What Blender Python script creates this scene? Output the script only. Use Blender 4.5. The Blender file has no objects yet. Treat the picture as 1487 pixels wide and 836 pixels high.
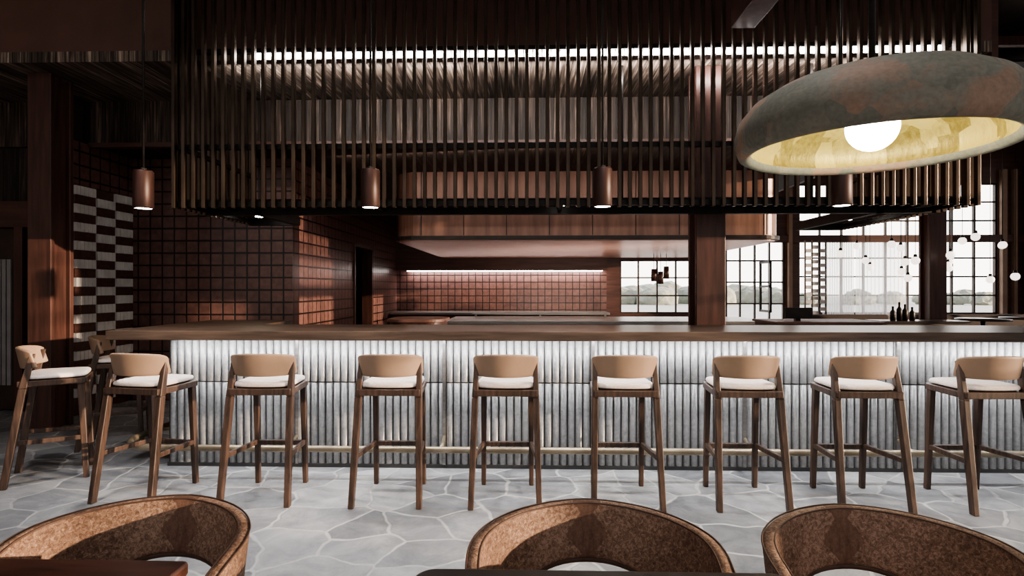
import bpy, bmesh, math, random
from mathutils import Vector, Matrix
random.seed(7)
S = bpy.context.scene
COL = S.collection

# ------------------------------------------------------------------ materials
def newmat(name):
    m = bpy.data.materials.new(name); m.use_nodes = True
    nt = m.node_tree
    return m, nt, nt.nodes['Principled BSDF']
def N(nt, typ, **kw):
    n = nt.nodes.new(typ)
    for k, v in kw.items(): setattr(n, k, v)
    return n
def ramp(nt, fac, stops):
    r = N(nt, 'ShaderNodeValToRGB')
    e = r.color_ramp.elements
    while len(e) < len(stops): e.new(0.5)
    for i, (p, c) in enumerate(stops):
        e[i].position = p; e[i].color = (c[0], c[1], c[2], 1)
    nt.links.new(fac, r.inputs[0]); return r.outputs[0]
def coords(nt, scale=(1,1,1)):
    tc = N(nt, 'ShaderNodeTexCoord'); mp = N(nt, 'ShaderNodeMapping')
    mp.inputs['Scale'].default_value = scale
    nt.links.new(tc.outputs['Object'], mp.inputs[0]); return mp.outputs[0]
def noise(nt, vec, scale, detail=4, rough=.55, dist=0):
    n = N(nt, 'ShaderNodeTexNoise'); n.inputs['Scale'].default_value = scale
    n.inputs['Detail'].default_value = detail; n.inputs['Roughness'].default_value = rough
    n.inputs['Distortion'].default_value = dist
    nt.links.new(vec, n.inputs['Vector']); return n.outputs['Fac']
def bump(nt, b, h, strength=.3, dist=.01):
    n = N(nt, 'ShaderNodeBump'); n.inputs['Strength'].default_value = strength
    n.inputs['Distance'].default_value = dist
    nt.links.new(h, n.inputs['Height']); nt.links.new(n.outputs[0], b.inputs['Normal'])
def mathn(nt, op, a, bv=None):
    n = N(nt, 'ShaderNodeMath', operation=op)
    for i, v in enumerate((a, bv)):
        if v is None: continue
        if isinstance(v, (int, float)): n.inputs[i].default_value = v
        else: nt.links.new(v, n.inputs[i])
    return n.outputs[0]
def mixc(nt, fac, a, bb, mode='MIX'):
    n = N(nt, 'ShaderNodeMix', data_type='RGBA', blend_type=mode)
    if isinstance(fac, (int, float)): n.inputs[0].default_value = fac
    else: nt.links.new(fac, n.inputs[0])
    for i, v in ((6, a), (7, bb)):
        if isinstance(v, tuple): n.inputs[i].default_value = (v[0], v[1], v[2], 1)
        else: nt.links.new(v, n.inputs[i])
    return n.outputs[2]

def m_noise(name, c1, c2, scale=6, rough=.5, metal=0, stretch=(1,1,1), bmp=.15, lo=.35, hi=.65, detail=5):
    m, nt, b = newmat(name)
    f = noise(nt, coords(nt, stretch), scale, detail)
    nt.links.new(ramp(nt, f, [(lo, c1), (hi, c2)]), b.inputs['Base Color'])
    b.inputs['Roughness'].default_value = rough; b.inputs['Metallic'].default_value = metal
    if bmp: bump(nt, b, f, bmp, .004)
    return m
def m_emit(name, c, s):
    m, nt, b = newmat(name)
    b.inputs['Base Color'].default_value = (c[0], c[1], c[2], 1)
    b.inputs['Emission Color'].default_value = (c[0], c[1], c[2], 1)
    b.inputs['Emission Strength'].default_value = s
    return m
def m_planks(name, dark, light, w=.14, rough=.6, gain=1.0):
    m, nt, b = newmat(name)
    tc = N(nt, 'ShaderNodeTexCoord'); sx = N(nt, 'ShaderNodeSeparateXYZ')
    nt.links.new(tc.outputs['Object'], sx.inputs[0])
    u = mathn(nt, 'DIVIDE', sx.outputs['X'], w)
    fl = mathn(nt, 'FLOOR', u); fr = mathn(nt, 'FRACT', u)
    wn = N(nt, 'ShaderNodeTexWhiteNoise', noise_dimensions='1D'); nt.links.new(fl, wn.inputs['W'])
    mp = coords(nt, (34, 1.3, 1.3))
    add = N(nt, 'ShaderNodeVectorMath', operation='ADD'); nt.links.new(mp, add.inputs[0])
    cx = N(nt, 'ShaderNodeCombineXYZ'); 
    nt.links.new(mathn(nt, 'MULTIPLY', wn.outputs['Value'], 37), cx.inputs['Y'])
    nt.links.new(mathn(nt, 'MULTIPLY', wn.outputs['Value'], 11), cx.inputs['Z'])
    nt.links.new(cx.outputs[0], add.inputs[1])
    f = noise(nt, add.outputs[0], 1.2, 6, .6, .6)
    c = ramp(nt, f, [(.38, dark), (.55, tuple((a+b_)/2*.6 for a, b_ in zip(dark, light))), (.68, light)])
    k = mathn(nt, 'ADD', mathn(nt, 'MULTIPLY', wn.outputs['Value'], .8), .45)
    seam = mathn(nt, 'GREATER_THAN', fr, .05)
    k2 = mathn(nt, 'MULTIPLY', mathn(nt, 'MULTIPLY', k, seam), gain)
    cc = N(nt, 'ShaderNodeVectorMath', operation='SCALE')
    nt.links.new(c, cc.inputs[0]); nt.links.new(k2, cc.inputs['Scale'])
    nt.links.new(cc.outputs[0], b.inputs['Base Color'])
    b.inputs['Roughness'].default_value = rough
    bump(nt, b, mathn(nt, 'ADD', mathn(nt, 'MULTIPLY', f, .3), seam), .4, .01)
    return m
def m_tiles(name, c1, c2, grout, size=.155, rough=.3):
    m, nt, b = newmat(name)
    tc = N(nt, 'ShaderNodeTexCoord'); sx = N(nt, 'ShaderNodeSeparateXYZ')
    nt.links.new(tc.outputs['Object'], sx.inputs[0])
    cx = N(nt, 'ShaderNodeCombineXYZ')
    nt.links.new(mathn(nt, 'ADD', sx.outputs['X'], sx.outputs['Y']), cx.inputs['X'])
    nt.links.new(sx.outputs['Z'], cx.inputs['Y'])
    br = N(nt, 'ShaderNodeTexBrick'); br.offset = 0; br.squash = 1
    nt.links.new(cx.outputs[0], br.inputs['Vector'])
    br.inputs['Color1'].default_value = (*c1, 1); br.inputs['Color2'].default_value = (*c2, 1)
    br.inputs['Mortar'].default_value = (*grout, 1)
    br.inputs['Scale'].default_value = 1; br.inputs['Brick Width'].default_value = size
    br.inputs['Row Height'].default_value = size; br.inputs['Mortar Size'].default_value = .011
    br.inputs['Mortar Smooth'].default_value = .2
    n2 = noise(nt, tc.outputs['Object'], 14, 4)
    col = mixc(nt, .6, br.outputs['Color'], ramp(nt, n2, [(.3, (.55,.55,.55)), (.7, (1.3,1.25,1.2))]), 'MULTIPLY')
    nt.links.new(col, b.inputs['Base Color'])
    b.inputs['Roughness'].default_value = rough
    inv = mathn(nt, 'SUBTRACT', 1.0, br.outputs['Fac'])
    bump(nt, b, mathn(nt, 'ADD', inv, mathn(nt, 'MULTIPLY', n2, .15)), .8, .012)
    return m

M = {}
M['slat'] = m_noise('dark_bronze_slat', (.062,.043,.033), (.125,.092,.070), 8, .33, .8, (1,1,.3), .05)
M['redwood'] = m_noise('red_brown_wood', (.058,.027,.022), (.11,.050,.040), 3, .42, 0, (6,6,.6), .1)
M['redwood_h'] = m_noise('red_brown_wood_horizontal', (.07,.033,.027), (.115,.054,.044), 3, .42, 0, (.6,6,6), .1)
M['fascia'] = m_noise('brown_fascia_panel', (.12,.062,.050), (.16,.082,.066), 2, .5, 0, (1,1,1), .03)
M['planks'] = m_planks('dark_charred_planks', (.014,.009,.007), (.22,.145,.11))
M['planks_lit'] = m_planks('lit_ceiling_planks', (.04,.028,.023), (.56,.43,.35))  # brighter copy of the planks; the ceiling's light is put into the colour
M['planks_dim'] = m_planks('dark_plank_wall', (.012,.008,.007), (.13,.09,.07), .18)
M['tiles'] = m_tiles('glazed_red_brown_tile', (.150,.078,.069), (.18,.094,.083), (.014,.009,.008))
M['walldark'] = m_noise('dark_brown_plaster', (.035,.02,.016), (.055,.032,.026), 3, .7)
M['copper'] = m_noise('brushed_copper', (.55,.33,.27), (.64,.39,.32), 4, .34, .4, (1,1,1), .03)
M['hood'] = m_noise('hood_copper_cladding', (.13,.07,.053), (.24,.135,.10), 2.2, .36, .2, (3,3,.4), .05)
M['counter'] = m_noise('oak_counter', (.042,.028,.021), (.098,.067,.050), 4, .33, 0, (.6,8,8), .12)
M['stoolwood'] = m_noise('walnut_stool_wood', (.032,.019,.0145), (.095,.057,.041), 5, .42, 0, (9,9,.8), .1)
M['stoolback'] = m_noise('tan_leather_shell', (.31,.205,.14), (.37,.25,.175), 4, .5, 0, (1,1,1), .03)
M['cushion'] = m_noise('pale_seat_fabric', (.76,.66,.61), (.86,.76,.71), 60, .85, 0, (1,1,1), .1)
M['brass'] = m_noise('aged_brass', (.27,.22,.155), (.38,.32,.235), 7, .4, .6, (1,1,1), .03)
M['steel'] = m_noise('brushed_steel', (.26,.25,.245), (.36,.35,.345), 5, .35, .7, (1,8,8), .03)
M['darksteel'] = m_noise('dark_grout', (.045,.043,.043), (.068,.066,.064), 5, .6)
M['black'] = m_noise('black_metal', (.012,.01,.01), (.025,.02,.018), 8, .45, .3)
M['frame'] = m_noise('window_frame_brown', (.035,.022,.017), (.055,.034,.027), 5, .5)
M['beige'] = m_noise('beige_trim', (.30,.2,.14), (.38,.26,.19), 3, .6)
M['white'] = m_noise('white_ribbed_block', (.66,.63,.62), (.82,.79,.78), 5, .4)
M['led'] = m_emit('led_white', (1, .95, .91), 14)
M['led2'] = m_emit('led_white_bright', (1, .97, .94), 30)
M['bulb'] = m_emit('bulb_glow', (1, .94, .78), 45)
M['pend_led'] = m_emit('pendant_lens', (1, .95, .88), 24)
M['pendred'] = m_noise('oxide_red_metal', (.033,.015,.012), (.062,.029,.024), 6, .45, .3, (4,4,.5))
M['tablewood'] = m_noise('red_table_wood', (.05,.023,.018), (.11,.05,.037), 4, .35, 0, (1,9,9), .1)
M['tabledark'] = m_noise('dark_table_top', (.022,.014,.012), (.04,.026,.02), 6, .3)
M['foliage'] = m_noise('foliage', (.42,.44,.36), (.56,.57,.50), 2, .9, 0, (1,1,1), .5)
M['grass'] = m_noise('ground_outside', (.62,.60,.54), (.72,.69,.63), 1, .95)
M['globe'] = m_emit('milk_glass_globe', (1, .90, .80), 2.0)
M['louver'] = m_noise('grey_ribbed_panel', (.28,.27,.27), (.36,.35,.35), 5, .5)
M['leather'] = m_noise('chair_rim_leather', (.07,.038,.026), (.12,.066,.046), 20, .5, 0, (1,1,1), .1)

def floor_mat():
    m, nt, b = newmat('flagstone')
    c = coords(nt)
    wob = N(nt, 'ShaderNodeTexNoise'); wob.inputs['Scale'].default_value = 3.2
    nt.links.new(c, wob.inputs['Vector'])
    sc = N(nt, 'ShaderNodeVectorMath', operation='SCALE'); sc.inputs['Scale'].default_value = .16
    nt.links.new(wob.outputs['Color'], sc.inputs[0])
    ad = N(nt, 'ShaderNodeVectorMath', operation='ADD')
    nt.links.new(c, ad.inputs[0]); nt.links.new(sc.outputs[0], ad.inputs[1])
    def vor(feat):
        v = N(nt, 'ShaderNodeTexVoronoi', voronoi_dimensions='2D', feature=feat)
        v.inputs['Scale'].default_value = 2.7; nt.links.new(ad.outputs[0], v.inputs['Vector']); return v
    e = vor('DISTANCE_TO_EDGE'); f = vor('F1')
    n1 = noise(nt, c, 4, 9, .72, .5); n2 = noise(nt, c, 40, 4)
    bw = N(nt, 'ShaderNodeRGBToBW'); nt.links.new(f.outputs['Color'], bw.inputs[0])
    stone = ramp(nt, mathn(nt, 'ADD', mathn(nt, 'MULTIPLY', bw.outputs[0], .38), mathn(nt, 'MULTIPLY', n1, .8)),
                 [(.32, (.13,.137,.15)), (.56, (.26,.267,.282)), (.80, (.45,.455,.465))])
    grout = ramp(nt, n2, [(.3, (.42,.42,.425)), (.7, (.54,.535,.535))])
    fac = ramp(nt, mathn(nt, 'ADD', e.outputs['Distance'], mathn(nt, 'MULTIPLY', mathn(nt, 'SUBTRACT', n2, .5), .02)),
               [(.014, (0,0,0)), (.036, (1,1,1))])
    nt.links.new(mixc(nt, fac, grout, stone), b.inputs['Base Color'])
    b.inputs['Roughness'].default_value = .5
    bump(nt, b, mathn(nt, 'ADD', mathn(nt, 'MULTIPLY', n1, .9), mathn(nt, 'MULTIPLY', fac, .5)), .4, .02)
    return m
M['floor'] = floor_mat()

def ribtile_mat():
    m, nt, b = newmat('glazed_ribbed_tile')
    c = coords(nt)
    n1 = noise(nt, c, 28, 5, .7, .5); n2 = noise(nt, c, 2.5, 2)
    nt.links.new(ramp(nt, mathn(nt, 'ADD', mathn(nt, 'MULTIPLY', n1, .7), mathn(nt, 'MULTIPLY', n2, .3)),
        [(.34, (.155,.157,.162)), (.5, (.225,.226,.232)), (.68, (.30,.30,.304))]), b.inputs['Base Color'])
    b.inputs['Roughness'].default_value = .28
    bump(nt, b, n1, .1, .004)
    return m
M['rib'] = ribtile_mat()

def patina_mat():
    m, nt, b = newmat('patinated_metal')
    c = coords(nt)
    n1 = noise(nt, c, 5, 6, .6, .3); n2 = noise(nt, c, 60, 3)
    v = N(nt, 'ShaderNodeTexVoronoi', distance='CHEBYCHEV'); v.inputs['Scale'].default_value = 6
    nt.links.new(c, v.inputs['Vector'])
    bw = N(nt, 'ShaderNodeRGBToBW'); nt.links.new(v.outputs['Color'], bw.inputs[0])
    f = mathn(nt, 'ADD', mathn(nt, 'MULTIPLY', n1, .6), mathn(nt, 'MULTIPLY', bw.outputs[0], .4))
    base = ramp(nt, f, [(.40, (.20,.20,.165)), (.55, (.26,.245,.20)), (.62, (.34,.235,.175)), (.75, (.38,.25,.18))])
    nt.links.new(mixc(nt, .5, base, ramp(nt, n2, [(.3, (.6,.6,.6)), (.7, (1.1,1.1,1.1))]), 'MULTIPLY'), b.inputs['Base Color'])
    b.inputs['Roughness'].default_value = .7
    bump(nt, b, n2, .25, .004); return m
M['patina'] = patina_mat()
def gold_mat():
    m, nt, b = newmat('gold_leaf')
    c = coords(nt, (1,1,.3))
    v = N(nt, 'ShaderNodeTexVoronoi', distance='CHEBYCHEV'); v.inputs['Scale'].default_value = 11
    nt.links.new(c, v.inputs['Vector'])
    bw = N(nt, 'ShaderNodeRGBToBW'); nt.links.new(v.outputs['Color'], bw.inputs[0])
    n2 = noise(nt, c, 50, 4, .7)
    f = mathn(nt, 'ADD', mathn(nt, 'MULTIPLY', bw.outputs[0], .5), mathn(nt, 'MULTIPLY', n2, .5))
    nt.links.new(ramp(nt, f, [(.3, (.20,.155,.035)), (.6, (.50,.41,.13))]), b.inputs['Base Color'])
    b.inputs['Roughness'].default_value = .45; b.inputs['Metallic'].default_value = .3
    bump(nt, b, n2, .5, .008); return m
M['gold'] = gold_mat()
def cork_mat():
    m, nt, b = newmat('woven_brown_upholstery')
    c = coords(nt)
    n1 = noise(nt, c, 110, 6, .75, .8); n2 = noise(nt, c, 6, 3)
    f = mathn(nt, 'ADD', mathn(nt, 'MULTIPLY', n1, .72), mathn(nt, 'MULTIPLY', n2, .28))
    weave = ramp(nt, f, [(.38, (.09,.046,.029)), (.5, (.24,.14,.093)), (.60, (.46,.30,.215))])
    # smooth leather inlay down the centre of the back
    tc = N(nt, 'ShaderNodeTexCoord'); sx = N(nt, 'ShaderNodeSeparateXYZ'); nt.links.new(tc.outputs['Object'], sx.inputs[0])
    tri = mathn(nt, 'PINGPONG', sx.outputs['Z'], .055)
    lim = mathn(nt, 'ADD', mathn(nt, 'MULTIPLY', tri, .8), .018)
    jit = mathn(nt, 'ADD', mathn(nt, 'ABSOLUTE', sx.outputs['X']), mathn(nt, 'MULTIPLY', mathn(nt, 'SUBTRACT', n1, .5), .03))
    inl = mathn(nt, 'LESS_THAN', jit, lim)
    grain = ramp(nt, noise(nt, coords(nt, (60, 60, 5)), 1.5, 3), [(.3, (.12,.058,.037)), (.7, (.21,.11,.073))])
    nt.links.new(mixc(nt, mathn(nt, 'MULTIPLY', inl, .8), weave, grain), b.inputs['Base Color'])
    b.inputs['Roughness'].default_value = .7
    bump(nt, b, n1, .5, .005); return m
M['cork'] = cork_mat()
def sheer_mat():
    m, nt, b = newmat('curtain_sheer')
    b.inputs['Base Color'].default_value = (.85,.83,.81,1); b.inputs['Roughness'].default_value = .9
    tr = N(nt, 'ShaderNodeBsdfTranslucent'); tr.inputs[0].default_value = (.95,.93,.90,1)
    tp = N(nt, 'ShaderNodeBsdfTransparent')
    mx = N(nt, 'ShaderNodeMixShader'); mx.inputs[0].default_value = .7
    nt.links.new(b.outputs[0], mx.inputs[1]); nt.links.new(tr.outputs[0], mx.inputs[2])
    m2 = N(nt, 'ShaderNodeMixShader'); m2.inputs[0].default_value = .55
    nt.links.new(mx.outputs[0], m2.inputs[1]); nt.links.new(tp.outputs[0], m2.inputs[2])
    nt.links.new(m2.outputs[0], nt.nodes['Material Output'].inputs[0]); return m
M['sheer'] = sheer_mat()

# ------------------------------------------------------------------ mesh helpers
def box(bm, x0, x1, y0, y1, z0, z1):
    vs = [bm.verts.new(p) for p in ((x0,y0,z0),(x1,y0,z0),(x1,y1,z0),(x0,y1,z0),(x0,y0,z1),(x1,y0,z1),(x1,y1,z1),(x0,y1,z1))]
    for f in ((0,3,2,1),(4,5,6,7),(0,1,5,4),(1,2,6,5),(2,3,7,6),(3,0,4,7)):
        bm.faces.new([vs[i] for i in f])
def leg(bm, p0, p1, s0, s1):
    (x0,y0,z0),(x1,y1,z1) = p0, p1
    vs = []
    for (x,y,z),(a,b_) in ((p0,s0),(p1,s1)):
        vs += [bm.verts.new((x-a,y-b_,z)), bm.verts.new((x+a,y-b_,z)), bm.verts.new((x+a,y+b_,z)), bm.verts.new((x-a,y+b_,z))]
    for f in ((0,3,2,1),(4,5,6,7),(0,1,5,4),(1,2,6,5),(2,3,7,6),(3,0,4,7)):
        bm.faces.new([vs[i] for i in f])
def bar_(bm, p0, p1, w, h):
    p0, p1 = Vector(p0), Vector(p1); d = (p1-p0).normalized()
    up = Vector((0,0,1)) if abs(d.z) < .9 else Vector((0,1,0))
    s = d.cross(up).normalized()*w/2; u = s.cross(d).normalized()*h/2
    vs = [bm.verts.new(p+a*s+b_*u) for p in (p0,p1) for a,b_ in ((-1,-1),(1,-1),(1,1),(-1,1))]
    for f in ((0,3,2,1),(4,5,6,7),(0,1,5,4),(1,2,6,5),(2,3,7,6),(3,0,4,7)):
        bm.faces.new([vs[i] for i in f])
def tube(bm, pts, r, seg=10, closed=False):
    pts = [Vector(p) for p in pts]; n = len(pts); rings = []
    prev = None
    for i, p in enumerate(pts):
        a = pts[i-1] if (i > 0 or closed) else p
        c = pts[(i+1) % n] if (i < n-1 or closed) else p
        d = (c-a).normalized()
        if prev is None:
            up = Vector((0,0,1)) if abs(d.z) < .9 else Vector((1,0,0))
            s = d.cross(up).normalized()
        else:
            s = (prev - d*prev.dot(d)).normalized()
        prev = s; u = d.cross(s)
        rings.append([bm.verts.new(p + r*(math.cos(2*math.pi*k/seg)*s + math.sin(2*math.pi*k/seg)*u)) for k in range(seg)])
    m = n if closed else n-1
    for i in range(m):
        A, B = rings[i], rings[(i+1) % n]
        for k in range(seg):
            f = bm.faces.new((A[k],A[(k+1)%seg],B[(k+1)%seg],B[k])); f.smooth = True
    if not closed:
        bm.faces.new(rings[0][::-1]); bm.faces.new(rings[-1])
def lathe(bm, prof, cx=0, cy=0, seg=48):
    rings = []
    for r, z in prof:
        if r < 1e-5: rings.append([bm.verts.new((cx,cy,z))])
        else: rings.append([bm.verts.new((cx+r*math.cos(2*math.pi*k/seg), cy+r*math.sin(2*math.pi*k/seg), z)) for k in range(seg)])
    for A, B in zip(rings, rings[1:]):
        for k in range(seg):
            k2 = (k+1) % seg
            if len(A) == 1 and len(B) == 1: continue
            if len(A) == 1: f = bm.faces.new((A[0],B[k2],B[k]))
            elif len(B) == 1: f = bm.faces.new((A[k],A[k2],B[0]))
            else: f = bm.faces.new((A[k],A[k2],B[k2],B[k]))
            f.smooth = True
def prism(bm, pts, z0, z1):
    a = [bm.verts.new((x,y,z0)) for x,y in pts]; b_ = [bm.verts.new((x,y,z1)) for x,y in pts]
    bm.faces.new(a[::-1]); bm.faces.new(b_)
    n = len(pts)
    for i in range(n): bm.faces.new((a[i],a[(i+1)%n],b_[(i+1)%n],b_[i]))
def rrect(x0,x1,y0,y1,r,seg=8):
    out = []
    for cx,cy,a0 in ((x1-r,y0+r,-90),(x1-r,y1-r,0),(x0+r,y1-r,90),(x0+r,y0+r,180)):
        for k in range(seg+1):
            a = math.radians(a0+90*k/seg); out.append((cx+r*math.cos(a), cy+r*math.sin(a)))
    return out
def fin(name, bm, mat, parent=None, bev=0, smooth=False, sub=0, solid=0):
    bmesh.ops.recalc_face_normals(bm, faces=bm.faces[:])
    me = bpy.data.meshes.new(name); bm.to_mesh(me); bm.free()
    if smooth:
        for p in me.polygons: p.use_smooth = True
    me.materials.append(mat)
    o = bpy.data.objects.new(name, me); COL.objects.link(o)
    if parent: o.parent = parent
    if solid:
        md = o.modifiers.new('solid', 'SOLIDIFY'); md.thickness = solid; md.offset = 0
    if bev:
        md = o.modifiers.new('bevel', 'BEVEL'); md.width = bev; md.segments = 2; md.limit_method = 'ANGLE'
    if sub:
        md = o.modifiers.new('sub', 'SUBSURF'); md.levels = sub; md.render_levels = sub
    return o
def empty(name, loc=(0,0,0), rz=0):
    e = bpy.data.objects.new(name, None); COL.objects.link(e)
    e.location = loc; e.rotation_euler[2] = rz; e.empty_display_size = .1
    return e
def obox(name, dims, mat, parent=None, bev=0):
    bm = bmesh.new(); box(bm, *dims); return fin(name, bm, mat, parent, bev)
def light(name, kind, loc, energy, color=(1,1,1), target=None, parent=None, **kw):
    l = bpy.data.lights.new(name, kind); l.energy = energy; l.color = color
    for k, v in kw.items(): setattr(l, k, v)
    o = bpy.data.objects.new(name, l); COL.objects.link(o); o.location = loc
    if target is not None:
        o.rotation_euler = (Vector(target)-Vector(loc)).to_track_quat('-Z','Y').to_euler()
    if parent: o.parent = parent
    return o

FARY = 12.8
# ------------------------------------------------------------------ room shell
obox('floor', (-10, 10.95, -4, FARY+.15, -.1, 0), M['floor'])
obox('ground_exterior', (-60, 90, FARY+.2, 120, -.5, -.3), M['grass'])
obox('ceiling_plank_bay', (-10, 4.2, 5.3, 6.5, 3.56, 3.66), M['planks_lit'])
obox('ceiling_bar', (-10, 4.2, 6.5, FARY, 3.05, 3.12), M['planks_dim'])
obox('ceiling_upper', (-10, 10.95, -1.0, FARY+.15, 5.2, 5.3), M['walldark'])
obox('wall_bulkhead', (-10, 4.2, 6.44, 6.5, 3.05, 3.56), M['planks'])
obox('wall_fascia', (-10, 4.2, 5.3, 5.36, 3.66, 5.2), M['fascia'])
obox('wall_bulkhead_side', (4.2, 4.26, 5.3, FARY, 3.05, 5.2), M['redwood_h'])
obox('trim_bulkhead_shelf', (-5.0, 4.2, 6.36, 6.44, 3.02, 3.07), M['redwood_h'])
# tile walls
obox('wall_tile_front', (-5.0, -2.955, 7.1, 7.25, 0, 3.05), M['tiles'])
bm = bmesh.new()
box(bm, -3.1, -2.955, 7.25, 9.6, 0, 3.05); box(bm, -3.1, -2.955, 9.6, 10.75, 2.2, 3.05); box(bm, -3.1, -2.955, 10.75, FARY, 0, 3.05)
fin('wall_tile_side', bm, M['tiles'])
bm = bmesh.new()
box(bm, -3.12, -2.93, 9.6, 9.67, 0, 2.2); box(bm, -3.12, -2.93, 10.68, 10.75, 0, 2.2); box(bm, -3.12, -2.93, 9.67, 10.68, 2.13, 2.2)
fin('door_frame_kitchen', bm, M['redwood'])
obox('wall_corridor', (-4.6, -4.5, 7.3, FARY, 0, 3.05), M['walldark'])
obox('wall_far_left', (-10, -2.955, FARY, FARY+.15, 0, 5.2), M['walldark'])
obox('wall_far_tiled', (-2.955, 1.75, FARY, FARY+.15, 0, 1.81), M['tiles'])
obox('wall_far_soffit', (-2.955, 1.75, FARY-.12, FARY+.15, 1.81, 3.05), M['redwood_h'])
obox('trim_led_strip_far', (-2.7, 1.65, FARY-.10, FARY-.06, 1.79, 1.808), M['led'])
# wall with white block screen
obox('wall_left_inner', (-5.25, -5.12, 6.16, FARY, 0, 5.2), M['walldark'])
bm = bmesh.new(); box(bm, -5.12, -5.0, 6.16, 7.25, 2.57, 3.05)
fin('wall_tile_left_header', bm, M['tiles'])
scr = empty('block_screen')
bmw = bmesh.new(); bmb = bmesh.new()
box(bmb, -5.11, -5.03, 6.16, 7.1, 0, 2.57)
for c in range(3):
    y0 = 6.18 + c*.31
    for r in range(13):
        z = 2.56 - r*.205 - (.0 if c % 2 == 0 else .1025)
        z0 = z-.100
        if z0 < .02: continue
        for k in range(10):
            a = y0+.005+k*.030
            box(bmw, -5.03, -4.99-(.007 if k%2 else 0), a, a+.030, z0, z)
        if z0 > .13: box(bmb, -5.03, -5.005, y0, y0+.305, z0-.10, z0-.004)
fin('white_blocks', bmw, M['white'], scr); fin('brown_blocks', bmb, M['redwood_h'], scr)
# left rear wall
obox('wall_left_rear', (-10, -5.25, 6.5, 6.6, 0, 3.56), M['planks_dim'])
obox('trim_left_band', (-10, -5.26, 6.42, 6.5, 2.12, 2.42), M['redwood_h'])
d = empty('door_1')
obox('panel', (-6.9, -5.9, 6.44, 6.5, .02, 2.1), M['frame'], d)
bm = bmesh.new()
for k in range(14): box(bm, -6.78+k*.06, -6.78+k*.06+.045, 6.42, 6.44, .3, 1.75)
fin('louvers', bm, M['louver'], d)
bm = bmesh.new(); box(bm, -7.0, -6.9, 6.40, 6.5, 0, 2.12); box(bm, -5.9, -5.8, 6.40, 6.5, 0, 2.12)
fin('jambs', bm, M['redwood'], d)
obox('wall_left', (-10.1, -10, -4, 6.6, 0, 5.2), M['walldark'])

# far window wall
bm = bmesh.new()
H = 5.2
for x0,x1 in ((1.75,2.05),(3.71,4.39),(5.68,5.98),(10.28,10.95)): box(bm, x0,x1,FARY,FARY+.15,0,H)
box(bm, 2.05,3.71,FARY,FARY+.15,0,.85); box(bm,2.05,3.71,FARY,FARY+.15,2.05,H)
box(bm, 4.39,5.68,FARY,FARY+.15,0,.12); box(bm,4.39,5.68,FARY,FARY+.15,2.5,H)
box(bm, 5.98,10.28,FARY,FARY+.15,0,.85); box(bm,5.98,10.28,FARY,FARY+.15,3.72,H)
fin('wall_far', bm, M['redwood_h'])
def window(name, x0,x1,z0,z1,nx,nz,y=FARY+.03):
    bm = bmesh.new()
    for i in range(nx+1):
        x = x0+(x1-x0)*i/nx; w = .035 if i in (0,nx) else .016
        box(bm, x-w,x+w,y,y+.06,z0,z1)
    for i in range(nz+1):
        z = z0+(z1-z0)*i/nz; w = .035 if i in (0,nz) else .016
        box(bm, x0,x1,y+.005,y+.055,z-w,z+w)
    fin(name, bm, M['frame'])
window('window_1', 2.05,3.71,.85,2.05,4,3)
window('window_2', 4.39,5.68,.12,2.5,4,5)
window('window_3', 5.98,10.28,.85,3.72,9,7)
bm=bmesh.new()
for y0,y1 in ((12.2,12.25),(12.72,12.77)): box(bm,5.1,5.14,y0,y1,.9,2.0)
for z in (.9,1.43,1.95): box(bm,5.1,5.14,12.2,12.77,z,z+.05)
fin('casement_leaf',bm,M['black'])
obox('trim_window_header', (3.71,10.95,FARY-.08,FARY,2.42,2.58), M['redwood_h'])
bm = bmesh.new(); box(bm, 10.3,10.4,FARY-.1,FARY,0,4); box(bm,5.72,5.8,FARY-.1,FARY,0,4); box(bm,10.55,10.62,FARY-.1,FARY,0,4)
fin('trim_window_jambs', bm, M['beige'])
# right wall with window bays
bm = bmesh.new(); X0,X1 = 10.8,10.95
box(bm,X0,X1,-4,FARY,0,.6); box(bm,X0,X1,-4,FARY,4.3,5.2)
ys = [-4,-1,2,5,8,11,FARY]
for y in ys: box(bm,X0,X1,max(-4,y-.55),min(FARY,y+.55),.6,4.3)
fin('wall_right', bm, M['redwood_h'])
for i,(a,b_) in enumerate(zip(ys[:-2],ys[1:-1])):
    bm = bmesh.new(); a+=.55; b_-=.55
    for k in range(5):
        y=a+(b_-a)*k/4; box(bm,10.85,10.9,y-.015,y+.015,.6,4.3)
    for k in range(7):
        z=.6+3.7*k/6; box(bm,10.855,10.895,a,b_,z-.015,z+.015)
    fin('window_%d'%(i+4), bm, M['frame'])
# outside foliage
bm = bmesh.new()
for i in range(60):
    x = -10+i*1.5+random.uniform(-.6,.6); r = random.uniform(1.0,1.9)
    if 28 < x: r *= .55
    mt = Matrix.Translation((x, 62+random.uniform(-3,3), .2)) @ Matrix.Diagonal((r*1.4,r,r*random.uniform(.8,1.1),1))
    rr = bmesh.ops.create_icosphere(bm, subdivisions=3, radius=1, matrix=mt)
    for v in rr['verts']:
        v.co += Vector((random.uniform(-.12,.12),random.uniform(-.12,.12),random.uniform(-.12,.12)))
fin('tree_line', bm, M['foliage'])

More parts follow.
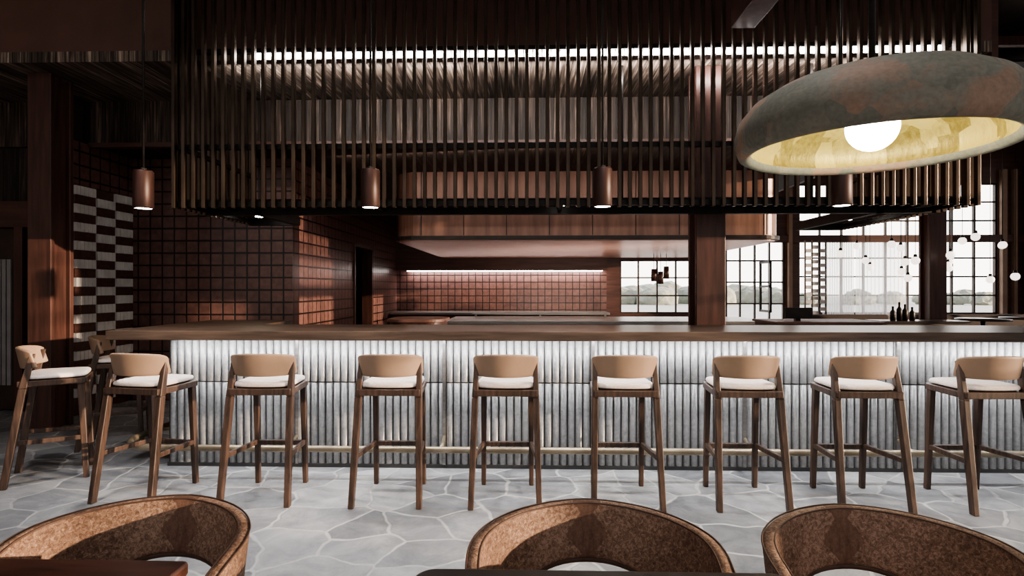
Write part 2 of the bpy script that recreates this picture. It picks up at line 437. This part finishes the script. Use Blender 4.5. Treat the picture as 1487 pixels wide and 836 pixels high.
# columns & beams
def column(name, x0,x1,y0,y1,z1):
    bm = bmesh.new(); t=.05
    box(bm,x0,x1,y0,y0+t,0,z1); box(bm,x0,x1,y1-t,y1,0,z1)
    box(bm,x0+.04,x1-.04,y0+t,y1-t,0,z1)
    fin(name,bm,M['redwood'],bev=.006)
column('timber_column',-4.98,-4.74,5.55,5.84,3.56)
column('timber_column.001',1.62,1.90,5.55,5.84,3.56)
column('timber_column.002',6.2,6.46,9.0,9.26,5.2)
obox('timber_beam',(1.72,1.92,-1,4.9,3.62,3.86),M['redwood'],bev=.006)
bm = bmesh.new()
for k in range(5): bar_(bm,(4.3,6.5+k*1.3,4.7),(10.8,6.5+k*1.3,4.7),.08,.12)
for k in range(4): bar_(bm,(5+k*1.7,5.4,4.85),(5+k*1.7,12.7,4.85),.06,.1)
fin('roof_trusses',bm,M['redwood'])
bm = bmesh.new(); x=-2.55
while x<3.75:
    box(bm,x,x+.066,5.26,5.30,3.565,3.605); x+=.084
fin('led_strip_ceiling',bm,M['led2'])
obox('trim_led_channel',(-3.1,3.9,5.255,5.3,3.61,3.65),M['black'])

# ------------------------------------------------------------------ slatted canopy
can = empty('slatted_canopy')
CX0,CX1,CY,CZ = -3.16,3.86,5.0,2.13
bm = bmesh.new(); n=78
for i in range(n+1):
    x=CX0+(CX1-CX0)*i/n; box(bm,x-.0155,x+.0155,CY,CY+.045,CZ,5.18)
fin('front_slats',bm,M['slat'],can,bev=.004)
bm = bmesh.new()
for k in range(1,18):
    y=CY+k*.084; box(bm,CX0-.02,CX0+.02,y-.014,y+.014,CZ,3.56 if y>5.28 else 5.18)
for k in range(1,26):
    y=CY+k*.084; box(bm,CX1-.02,CX1+.02,y-.014,y+.014,CZ,(3.56 if y<6.42 else 3.05) if y>5.28 else 5.18)
fin('side_slats',bm,M['slat'],can)
bm = bmesh.new()
for z in (CZ+.02,2.66):
    box(bm,CX0,CX1,CY+.045,CY+.085,z,z+.045)
    box(bm,CX0+.02,CX0+.06,CY+.05,6.45,z,z+.04); box(bm,CX1-.06,CX1-.02,CY+.05,7.1,z,z+.04)
box(bm,CX0,CX1,CY+.5,CY+.56,CZ+.0,CZ+.10)
box(bm,CX0+.5,CX0+.56,CY+.5,6.4,CZ,CZ+.1); box(bm,CX1-.56,CX1-.5,CY+.5,7.1,CZ,CZ+.1)
box(bm,CX0,CX0+.56,6.4,6.46,CZ,CZ+.1); box(bm,CX1-.56,CX1,7.1,7.16,CZ,CZ+.1)
for x in (CX0+.3,-1.4,.3,CX1-.3): box(bm,x-.02,x+.02,CY+.05,CY+.5,CZ+.03,CZ+.07)
for x in (-2.6,-.9,.9,2.7): box(bm,x-.015,x+.015,CY+.52,CY+.55,CZ+.1,3.56)
fin('rails',bm,M['black'],can)
bm=bmesh.new()
box(bm,CX0+.02,CX1-.02,CY+.09,CY+.5,CZ+.07,CZ+.09)
box(bm,CX0+.06,CX0+.5,CY+.5,6.4,CZ+.07,CZ+.09); box(bm,CX1-.5,CX1-.06,CY+.5,7.1,CZ+.07,CZ+.09)
fin('soffit_panel',bm,M['walldark'],can)
bm=bmesh.new()
DL=((-2.88,6.05),(.3,5.3),(3.58,6.5))
for x,y in DL: lathe(bm,[(0,CZ+.05),(.04,CZ+.05),(.04,CZ+.068),(0,CZ+.068)],x,y,20)
fin('downlight_lenses',bm,M['pend_led'],can)

# ------------------------------------------------------------------ hood
hd = empty('kitchen_hood')
bm=bmesh.new(); prism(bm,rrect(-1.9,3.55,8.0,12.65,.35),2.14,3.05)
fin('cladding',bm,M['hood'],hd)
bm=bmesh.new()
for k in range(9):
    x=-1.5+k*.6; box(bm,x-.006,x+.006,7.992,8.0,2.16,3.05)
fin('panel_seams',bm,M['black'],hd)
bm=bmesh.new(); prism(bm,rrect(-1.94,3.59,7.96,12.66,.38),2.10,2.15); fin('rim',bm,M['black'],hd)
bm=bmesh.new(); prism(bm,rrect(-1.88,3.53,8.02,12.6,.33),2.085,2.11); fin('underside',bm,M['copper'],hd)

# ------------------------------------------------------------------ bar
bar = empty('bar_counter')
BX0,BX1,BY = -2.87,4.6,4.5
obox('carcass',(BX0,BX1,BY+.03,5.0,0,1.03),M['walldark'],bar)
obox('carcass_wing',(BX0,-2.35,5.0,5.6,0,1.03),M['walldark'],bar)
obox('plinth',(BX0-.01,BX1,BY-.01,BY+.03,0,.03),M['darksteel'],bar)
bm=bmesh.new()
prism(bm,[(-3.17,4.2),(4.75,4.2),(4.75,5.0),(-2.35,5.0),(-2.35,5.65),(-3.17,5.65)],1.03,1.10)
fin('countertop',bm,M['counter'],bar,bev=.006)
bm=bmesh.new(); w=.060; seg=8; x=BX0
while x<BX1-w:
    for z0,z1 in ((.03,.668),(.678,1.03)):
        pr=[]
        for k in range(seg+1):
            a=math.pi*k/seg
            pr.append((x+w/2-w*.45*math.cos(a), BY+.016-.026*math.sin(a)))
        A=[bm.verts.new((p[0],p[1],z0)) for p in pr]; B=[bm.verts.new((p[0],p[1],z1)) for p in pr]
        for k in range(seg):
            f=bm.faces.new((A[k],A[k+1],B[k+1],B[k])); f.smooth=True
        bm.faces.new(B)
    x+=w
fin('ribbed_tiles',bm,M['rib'],bar)
bm=bmesh.new(); box(bm,BX0,BX1,BY+.014,BY+.03,.03,1.03)
for y in range(13): box(bm,BX0-.02,BX0,BY+.03+y*.085,BY+.09+y*.085,.0,1.03)
fin('tile_backing',bm,M['darksteel'],bar)
bm=bmesh.new()
for k in range(7):
    x=-1.83+k*1.17; box(bm,x-.012,x+.012,BY-.022,BY+.012,.03,1.03)
fin('vertical_trims',bm,M['steel'],bar)
obox('led_strip',(BX0+.05,BX1,BY-.09,BY-.065,1.015,1.03),M['led'],bar)
fr = empty('foot_rail')
bm=bmesh.new(); pts=[(4.6,4.26,.21),(3,4.26,.21),(0,4.26,.21),(-2.85,4.26,.21)]
for k in range(1,9):
    a=math.radians(90*k/8); pts.append((-2.85-.33*math.sin(a),4.59-.33*math.cos(a),.21))
pts += [(-3.18,5.2,.21)]
for k in range(1,7):
    a=math.radians(90*k/6); pts.append((-3.18+.2*(1-math.cos(a)),5.2+.2*math.sin(a),.21))
tube(bm,pts,.025,12)
for k in range(7):
    x=-1.83+k*1.17
    tube(bm,[(x,4.26,.21),(x,4.40,.21),(x,4.48,.25)],.014,8)
tube(bm,[(-3.18,4.8,.21),(-2.9,4.8,.24)],.014,8)
fin('rail',bm,M['brass'],fr)

# ------------------------------------------------------------------ bar stools
def stool_meshes():
    out=[]
    bm=bmesh.new()
    for s in (-1,1):
        leg(bm,(s*.220,-.27,0),(s*.200,-.165,.70),(.018,.022),(.021,.024))
        leg(bm,(s*.200,-.165,.70),(s*.197,-.112,.945),(.021,.024),(.013,.017))
        leg(bm,(s*.172,.20,0),(s*.168,.165,.72),(.016,.018),(.020,.022))
        bar_(bm,(s*.208,-.215,.315),(s*.17,.182,.305),.024,.034)
    bar_(bm,(-.17,.182,.300),(.17,.182,.300),.030,.034)
    prism(bm,[(-.208,-.20),(.208,-.20),(.215,-.10),(.195,.19),(.165,.205),(-.165,.205),(-.195,.19),(-.215,-.10)],.710,.752)
    out.append(('frame',bm,M['stoolwood'],dict(bev=.005)))
    bm=bmesh.new()
    ring=[(-.19,-.19),(.19,-.19),(.205,-.10),(.188,.185),(.16,.20),(-.16,.20),(-.188,.185),(-.205,-.10)]
    lv=[]
    for z,sc in ((.752,.97),(.767,1.01),(.785,.99),(.794,.90),(.797,.6)):
        lv.append([bm.verts.new((x*sc,y*sc,z)) for x,y in ring])
    for A,B in zip(lv,lv[1:]):
        for k in range(8): bm.faces.new((A[k],A[(k+1)%8],B[(k+1)%8],B[k]))
    bm.faces.new(lv[-1]); bm.faces.new(lv[0][::-1])
    out.append(('seat_cushion',bm,M['cushion'],dict(smooth=True,sub=2)))
    bm=bmesh.new(); nu,nv=28,8; g=[]
    c0=math.cos(math.radians(70))
    for i in range(nu+1):
        t=-1+2*i/nu; a=t*math.radians(70)
        x=.208*math.sin(a)/math.sin(math.radians(70)); y=-.085-.115*(math.cos(a)-c0)/(1-c0)
        e=abs(t)**12
        zt=.968+.020*(1-t*t)-.014*e; zb=.838-.004*(1-t*t)+.010*e
        g.append([bm.verts.new((x*(1+.02*(j/nv)),y-.03*(j/nv),zb+(zt-zb)*j/nv)) for j in range(nv+1)])
    for i in range(nu):
        for j in range(nv):
            bm.faces.new((g[i][j],g[i+1][j],g[i+1][j+1],g[i][j+1]))
    out.append(('backrest_shell',bm,M['stoolback'],dict(smooth=True,solid=.024,bev=.006)))
    return out
proto=None
def stool(loc,rz):
    global proto
    e=empty('bar_stool' if proto is None else 'bar_stool.%03d'%stool.n,loc,rz)
    if proto is None:
        proto=[fin(n,b,m,e,**k) for n,b,m,k in stool_meshes()]; stool.n=1
    else:
        stool.n+=1
        for p in proto:
            o=p.copy(); COL.objects.link(o); o.parent=e
for x,r in ((-2.62,-8),(-1.79,2),(-.925,1),(-.147,0),(.64,0),(1.44,-1),(2.20,0),(3.0,2)):
    stool((x,3.93,0),math.radians(r))
stool((-3.58,4.25,0),math.radians(-58)); stool((-3.74,5.15,0),math.radians(-66))

# ------------------------------------------------------------------ pendants over the bar
for i,x in enumerate((-2.74,-1.11,.52,2.16)):
    e=empty('pendant_lamp' if i==0 else 'pendant_lamp.%03d'%i,(x,4.0,0))
    bm=bmesh.new(); lathe(bm,[(0,2.255),(.06,2.255),(.066,2.245),(.066,1.995),(.060,1.985),(.056,1.985),(.056,2.03),(0,2.03)],seg=32)
    fin('shade',bm,M['pendred'],e)
    bm=bmesh.new(); lathe(bm,[(0,1.988),(.054,1.988),(.054,2.0),(0,2.0)],seg=24); fin('lens',bm,M['pend_led'],e)
    bm=bmesh.new(); tube(bm,[(0,0,2.25),(0,0,5.2)],.008,6); lathe(bm,[(0,2.275),(.02,2.275),(.024,2.25),(0,2.25)],seg=16); fin('cord',bm,M['black'],e)
    light('spot','SPOT',(0,0,1.975),62,(1,.94,.88),(0,0,0),e,spot_size=math.radians(125),spot_blend=.6,shadow_soft_size=.05)
# bowl pendant
e=empty('dome_pendant_lamp',(1.325,2.24,0))
bm=bmesh.new(); lathe(bm,[(.432,1.972),(.438,1.95),(.456,1.942),(.478,1.952),(.492,1.985),(.495,2.03),(.48,2.085),(.435,2.14),(.36,2.185),(.25,2.215),(.12,2.232),(0,2.236)],seg=72)
fin('outer_shell',bm,M['patina'],e)
bm=bmesh.new(); lathe(bm,[(.432,1.972),(.442,1.99),(.44,2.03),(.41,2.085),(.33,2.135),(.2,2.165),(0,2.175)],seg=72)
fin('gold_lining',bm,M['gold'],e)
bm=bmesh.new(); prof=[(.092*math.sin(math.pi*k/16),2.04-.092*math.cos(math.pi*k/16)) for k in range(17)]; lathe(bm,prof,seg=32)
fin('globe_bulb',bm,M['bulb'],e)
bm=bmesh.new(); tube(bm,[(0,0,2.14),(0,0,5.2)],.012,8); lathe(bm,[(0,2.27),(.04,2.27),(.05,2.23),(0,2.23)],seg=20); fin('stem',bm,M['black'],e)
light('glow','POINT',(0,0,1.935),4,(1,.85,.5),None,e,shadow_soft_size=.03)

# ------------------------------------------------------------------ lounge chairs
def chair_parts():
    out=[]
    bm=bmesh.new(); nu,nv=56,6; g=[]; rim=[]; low=[]
    amax=140
    for i in range(nu+1):
        a=-amax+2*amax*i/nu; A=abs(a); sg=1 if a>=0 else -1
        if A<=90:
            x=.305*math.sin(math.radians(A)); y=.27*math.cos(math.radians(A))
        else:
            x=.305-.02*((A-90)/50)**2; y=-.19*(A-90)/50
        u=A/amax
        zt=.80-.045*u**1.2-.10*max(0,(u-.5)/.5)**2
        zb=.645-.23*min(1,(A/85))**2.4
        x*=sg
        row=[]
        for j in range(nv+1):
            k=j/nv; sc=.90+.10*k
            row.append(bm.verts.new((x*sc,y*sc if y>0 else y,zb+(zt-zb)*k)))
        g.append(row); rim.append((x,y,zt)); low.append((x*.90,y*.9 if y>0 else y,zb))
    for i in range(nu):
        for j in range(nv): bm.faces.new((g[i][j],g[i+1][j],g[i+1][j+1],g[i][j+1]))
    out.append(('back_shell',bm,M['cork'],dict(smooth=True,solid=.032,bev=.010)))
    bm=bmesh.new()
    for off in (-.015,.015):
        q=[]
        for x,y,z in rim:
            L=math.hypot(x,max(y,0)) or 1
            k=1+off/L; q.append((x*k,(y*k if y>0 else y),z-.003))
        tube(bm,q,.0026,6)
    tube(bm,[(x,y,z-.004) for x,y,z in low],.010,8)
    out.append(('piping',bm,M['leather'],{}))
    bm=bmesh.new(); out_=[(.262*math.cos(t),.0+.22*math.sin(t)) for t in [2*math.pi*k/32 for k in range(32)]]
    prism(bm,out_,.40,.47); out.append(('seat_cushion',bm,M['cork'],dict(bev=.02)))
    bm=bmesh.new(); prism(bm,[(x*1.03,y*1.03) for x,y in out_],.37,.40)
    for sx in (-1,1):
        for sy in (-1,1): leg(bm,(sx*.25,sy*.2,0),(sx*.19,sy*.15,.38),(.013,.013),(.022,.022))
    out.append(('legs',bm,M['stoolwood'],dict(bev=.003)))
    return out
cp=None
for i,(x,y,r) in enumerate(((.17,1.41,0),(.90,1.39,4),(-1.04,1.41,-6))):
    e=empty('lounge_chair' if i==0 else 'lounge_chair.%03d'%i,(x,y,0),math.radians(r))
    if cp is None: cp=[fin(n,b,m,e,**k) for n,b,m,k in chair_parts()]
    else:
        for p in cp: o=p.copy(); COL.objects.link(o); o.parent=e
def table(name,x0,x1,y0,y1,mat,r=.04):
    e=empty(name)
    bm=bmesh.new(); prism(bm,rrect(x0,x1,y0,y1,r),.735,.765); fin('top',bm,mat,e,bev=.006)
    bm=bmesh.new(); cx,cy=(x0+x1)/2,(y0+y1)/2-.05
    tube(bm,[(cx,cy,.02),(cx,cy,.735)],.035,16); lathe(bm,[(0,0),(.22,0),(.22,.012),(.05,.03),(0,.03)],cx,cy,32); fin('pedestal',bm,M['black'],e)
table('dining_table',-.26,.60,.62,1.335,M['tabledark'],.05)
table('dining_table.001',-1.75,-.81,.62,1.355,M['tablewood'],.02)

# ------------------------------------------------------------------ back-of-bar equipment
e=empty('prep_island')
obox('base',(-1.15,3.4,8.2,9.4,0,.90),M['walldark'],e)
obox('worktop',(-1.2,3.45,8.15,9.45,.90,.95),M['steel'],e,bev=.005)
obox('rear_shelf',(-.9,1.3,9.2,9.4,1.0,1.03),M['steel'],e)
bm=bmesh.new()
for x in (-.85,.2,1.25): box(bm,x-.015,x+.015,9.28,9.32,.95,1.0)
fin('shelf_posts',bm,M['steel'],e)
e=empty('service_counter')
bm=bmesh.new(); prism(bm,rrect(-1.72,-1.05,6.9,7.6,.2),0,1.0); fin('body',bm,M['redwood'],e)
bm=bmesh.new(); prism(bm,rrect(-1.75,-1.02,6.87,7.63,.22),1.0,1.04); fin('top',bm,M['fascia'],e,bev=.006)
e=empty('back_counter')
obox('base',(-2.9,1.7,12.1,12.7,0,.86),M['walldark'],e); obox('top',(-2.93,1.72,12.05,12.78,.86,.90),M['steel'],e)
e=empty('pos_terminal')
obox('stand',(3.42,3.48,7.4,7.46,1.0,1.06),M['black'],e); obox('screen',(3.28,3.62,7.38,7.41,1.03,1.17),M['black'],e,bev=.004)
e=empty('service_station')
obox('body',(3.1,4.4,7.2,7.9,0,.97),M['redwood'],e); obox('top',(3.07,4.43,7.17,7.93,.97,1.0),M['fascia'],e,bev=.005)
bm=bmesh.new()
for x,h in ((0,.20),(.09,.26),(.17,.23),(.27,.19)):
    lathe(bm,[(0,0),(.036,0),(.036,h*.6),(.014,h*.75),(.014,h),(0,h)],x,0,16)
o=fin('wine_bottles',bm,M['black']); o.location=(5.2,8.3,.96)
e=empty('sideboard'); obox('body',(4.95,6.1,8.1,8.5,0,.93),M['frame'],e); obox('top',(4.93,6.12,8.08,8.52,.93,.96),M['tabledark'],e)
def sofa(name,x0,x1,y):
    e=empty(name); obox('seat',(x0,x1,y,y+.6,.12,.45),M['frame'],e,bev=.04); obox('back',(x0,x1,y-.14,y,.12,.95),M['walldark'],e,bev=.05)
    bm=bmesh.new()
    for x in (x0+.1,x1-.1):
        for yy in (y-.05,y+.5): box(bm,x-.03,x+.03,yy-.03,yy+.03,0,.12)
    fin('feet',bm,M['black'],e)
sofa('banquette_sofa',4.9,6.4,10.4); sofa('banquette_sofa.001',7.0,9.4,10.6)
def rtable(name,x,y,z=.95,r=.35):
    e=empty(name,(x,y,0)); bm=bmesh.new()
    lathe(bm,[(0,z-.03),(r,z-.03),(r,z),(0,z)],seg=32); lathe(bm,[(0,0),(.2,0),(.2,.02),(.03,.04),(.03,z-.03),(0,z-.03)],seg=20)
    fin('top_and_base',bm,M['tabledark'],e)
rtable('high_table',7.0,9.0); rtable('high_table.001',8.0,9.4)

# pendant globes right
e=empty('globe_pendant_cluster'); bmg=bmesh.new(); bmc=bmesh.new()
for i in range(30):
    x=random.uniform(5.0,8.3); y=random.uniform(8.4,10.4); z=1.55+random.random()*.65
    mt=Matrix.Translation((x,y,z)); bmesh.ops.create_uvsphere(bmg,u_segments=16,v_segments=10,radius=.06,matrix=mt)
    tube(bmc,[(x,y,z+.055),(x,y,4.6)],.004,5)
    lathe(bmc,[(0,z+.095),(.02,z+.095),(.028,z+.048),(0,z+.048)],x,y,10)
bar_(bmc,(4.6,9.4,4.62),(8.6,9.4,4.62),2.3,.03)
fin('globes',bmg,M['globe'],e,smooth=True); fin('cords',bmc,M['black'],e)
e=empty('copper_pendant_cluster',(2.45,11.2,0))
bm=bmesh.new(); bc=bmesh.new()
for dx,z in ((0,1.55),(.13,1.5),(.24,1.6)):
    lathe(bm,[(0,z+.24),(.05,z+.24),(.055,z),(.045,z),(0,z+.2)],dx,0,16); tube(bc,[(dx,0,z+.24),(dx,0,2.085)],.005,5)
fin('shades',bm,M['pendred'],e); fin('cords',bc,M['black'],e)
# curtains
for i,(x0,x1) in enumerate(((6.35,7.0),(7.05,8.1))):
    bm=bmesh.new(); nn=90; A=[];B=[]
    for k in range(nn+1):
        x=x0+(x1-x0)*k/nn; y=12.5+.04*math.sin(k*.9)
        A.append(bm.verts.new((x,y,.1))); B.append(bm.verts.new((x,y,2.4)))
    for k in range(nn): bm.faces.new((A[k],A[k+1],B[k+1],B[k]))
    fin('sheer_curtain' if i==0 else 'sheer_curtain.%03d'%i,bm,M['sheer'],smooth=True)
e=empty('block_screen.001'); bm=bmesh.new()
for c in range(3):
    for r in range(14):
        z=.2+r*.15+(.075 if c%2 else 0); box(bm,5.72+c*.14,5.85+c*.14,11.93,11.97,z,z+.075)
bb=bmesh.new()
for c in range(4): box(bb,5.70+c*.14,5.72+c*.14,11.93,11.97,0,2.4)
fin('white_blocks',bm,M['white'],e); fin('frame_bars',bb,M['frame'],e)

# ------------------------------------------------------------------ lights
W = bpy.data.worlds.new('World'); S.world = W; W.use_nodes=True
nt=W.node_tree; bg=nt.nodes['Background']
tc=N(nt,'ShaderNodeTexCoord'); sx=N(nt,'ShaderNodeSeparateXYZ'); nt.links.new(tc.outputs['Generated'],sx.inputs[0])
nt.links.new(ramp(nt,sx.outputs['Z'],[(0,(1.0,.93,.85)),(.25,(.98,.95,.93)),(.8,(.75,.80,.92))]),bg.inputs[0])
mr=N(nt,'ShaderNodeMapRange'); nt.links.new(sx.outputs['Y'],mr.inputs[0])
mr.inputs[1].default_value=-.2; mr.inputs[2].default_value=.8; mr.inputs[3].default_value=.62; mr.inputs[4].default_value=5.0
nt.links.new(mr.outputs[0],bg.inputs[1])
s=light('sun','SUN',(20,-5,8),8.0,(1,.76,.54)); s.data.angle=math.radians(.6)
s.rotation_euler=Vector((-1,.30,-.125)).to_track_quat('-Z','Y').to_euler()
light('led_counter_wash','AREA',(.85,BY-.09,1.01),40,(.98,.98,1.0),(.85,BY+.02,.0),shape='RECTANGLE',size=7.3,size_y=.03)
light('led_ceiling_wash','AREA',(.4,5.42,3.45),60,(1,.93,.87),(.4,6.2,3.65),shape='RECTANGLE',size=6.6,size_y=.04)
light('hood_front_fill','AREA',(.6,6.55,3.0),22,(1,.80,.70),(.8,8.0,2.5),shape='RECTANGLE',size=6.0,size_y=.04)  # added fill lamp, brightens the hood cladding; no fitting modelled
light('led_far_wash','AREA',(-.5,FARY-.12,1.78),30,(1,.88,.83),(-.5,FARY+.05,.8),shape='RECTANGLE',size=4.3,size_y=.03)
light('hood_underside_fill','AREA',(1.2,9.3,1.05),36,(1,.86,.76),(1.5,9.9,2.1),shape='RECTANGLE',size=3.6,size_y=.05)  # added fill lamp aimed up to brighten the hood underside
for i,x in enumerate((-2.6,-.9,.8,2.5)):
    light('walkway_fill_spot_%d'%i,'SPOT',(x,2.3,5.1),235,(1,.97,.95),(x,3.4,0),None,spot_size=math.radians(62),spot_blend=.8,shadow_soft_size=.12)  # unseen spots, added to brighten the floor and stools
for i,(x,y) in enumerate(DL):
    light('canopy_downlight_%d'%i,'SPOT',(x,y,CZ+.04),14,(1,.8,.55),(x,y,0),None,spot_size=math.radians(150),spot_blend=.5,shadow_soft_size=.04)

# ------------------------------------------------------------------ camera
cam=bpy.data.cameras.new('camera'); co=bpy.data.objects.new('camera',cam); COL.objects.link(co)
co.location=(0,0,1.42); co.rotation_euler=(math.radians(90),0,math.radians(1.6))
cam.lens=20.1; cam.sensor_width=36; cam.clip_end=300
S.camera=co
try:
    S.view_settings.view_transform='AgX'; S.view_settings.look='AgX - Medium High Contrast'
except Exception as ex: print(ex)
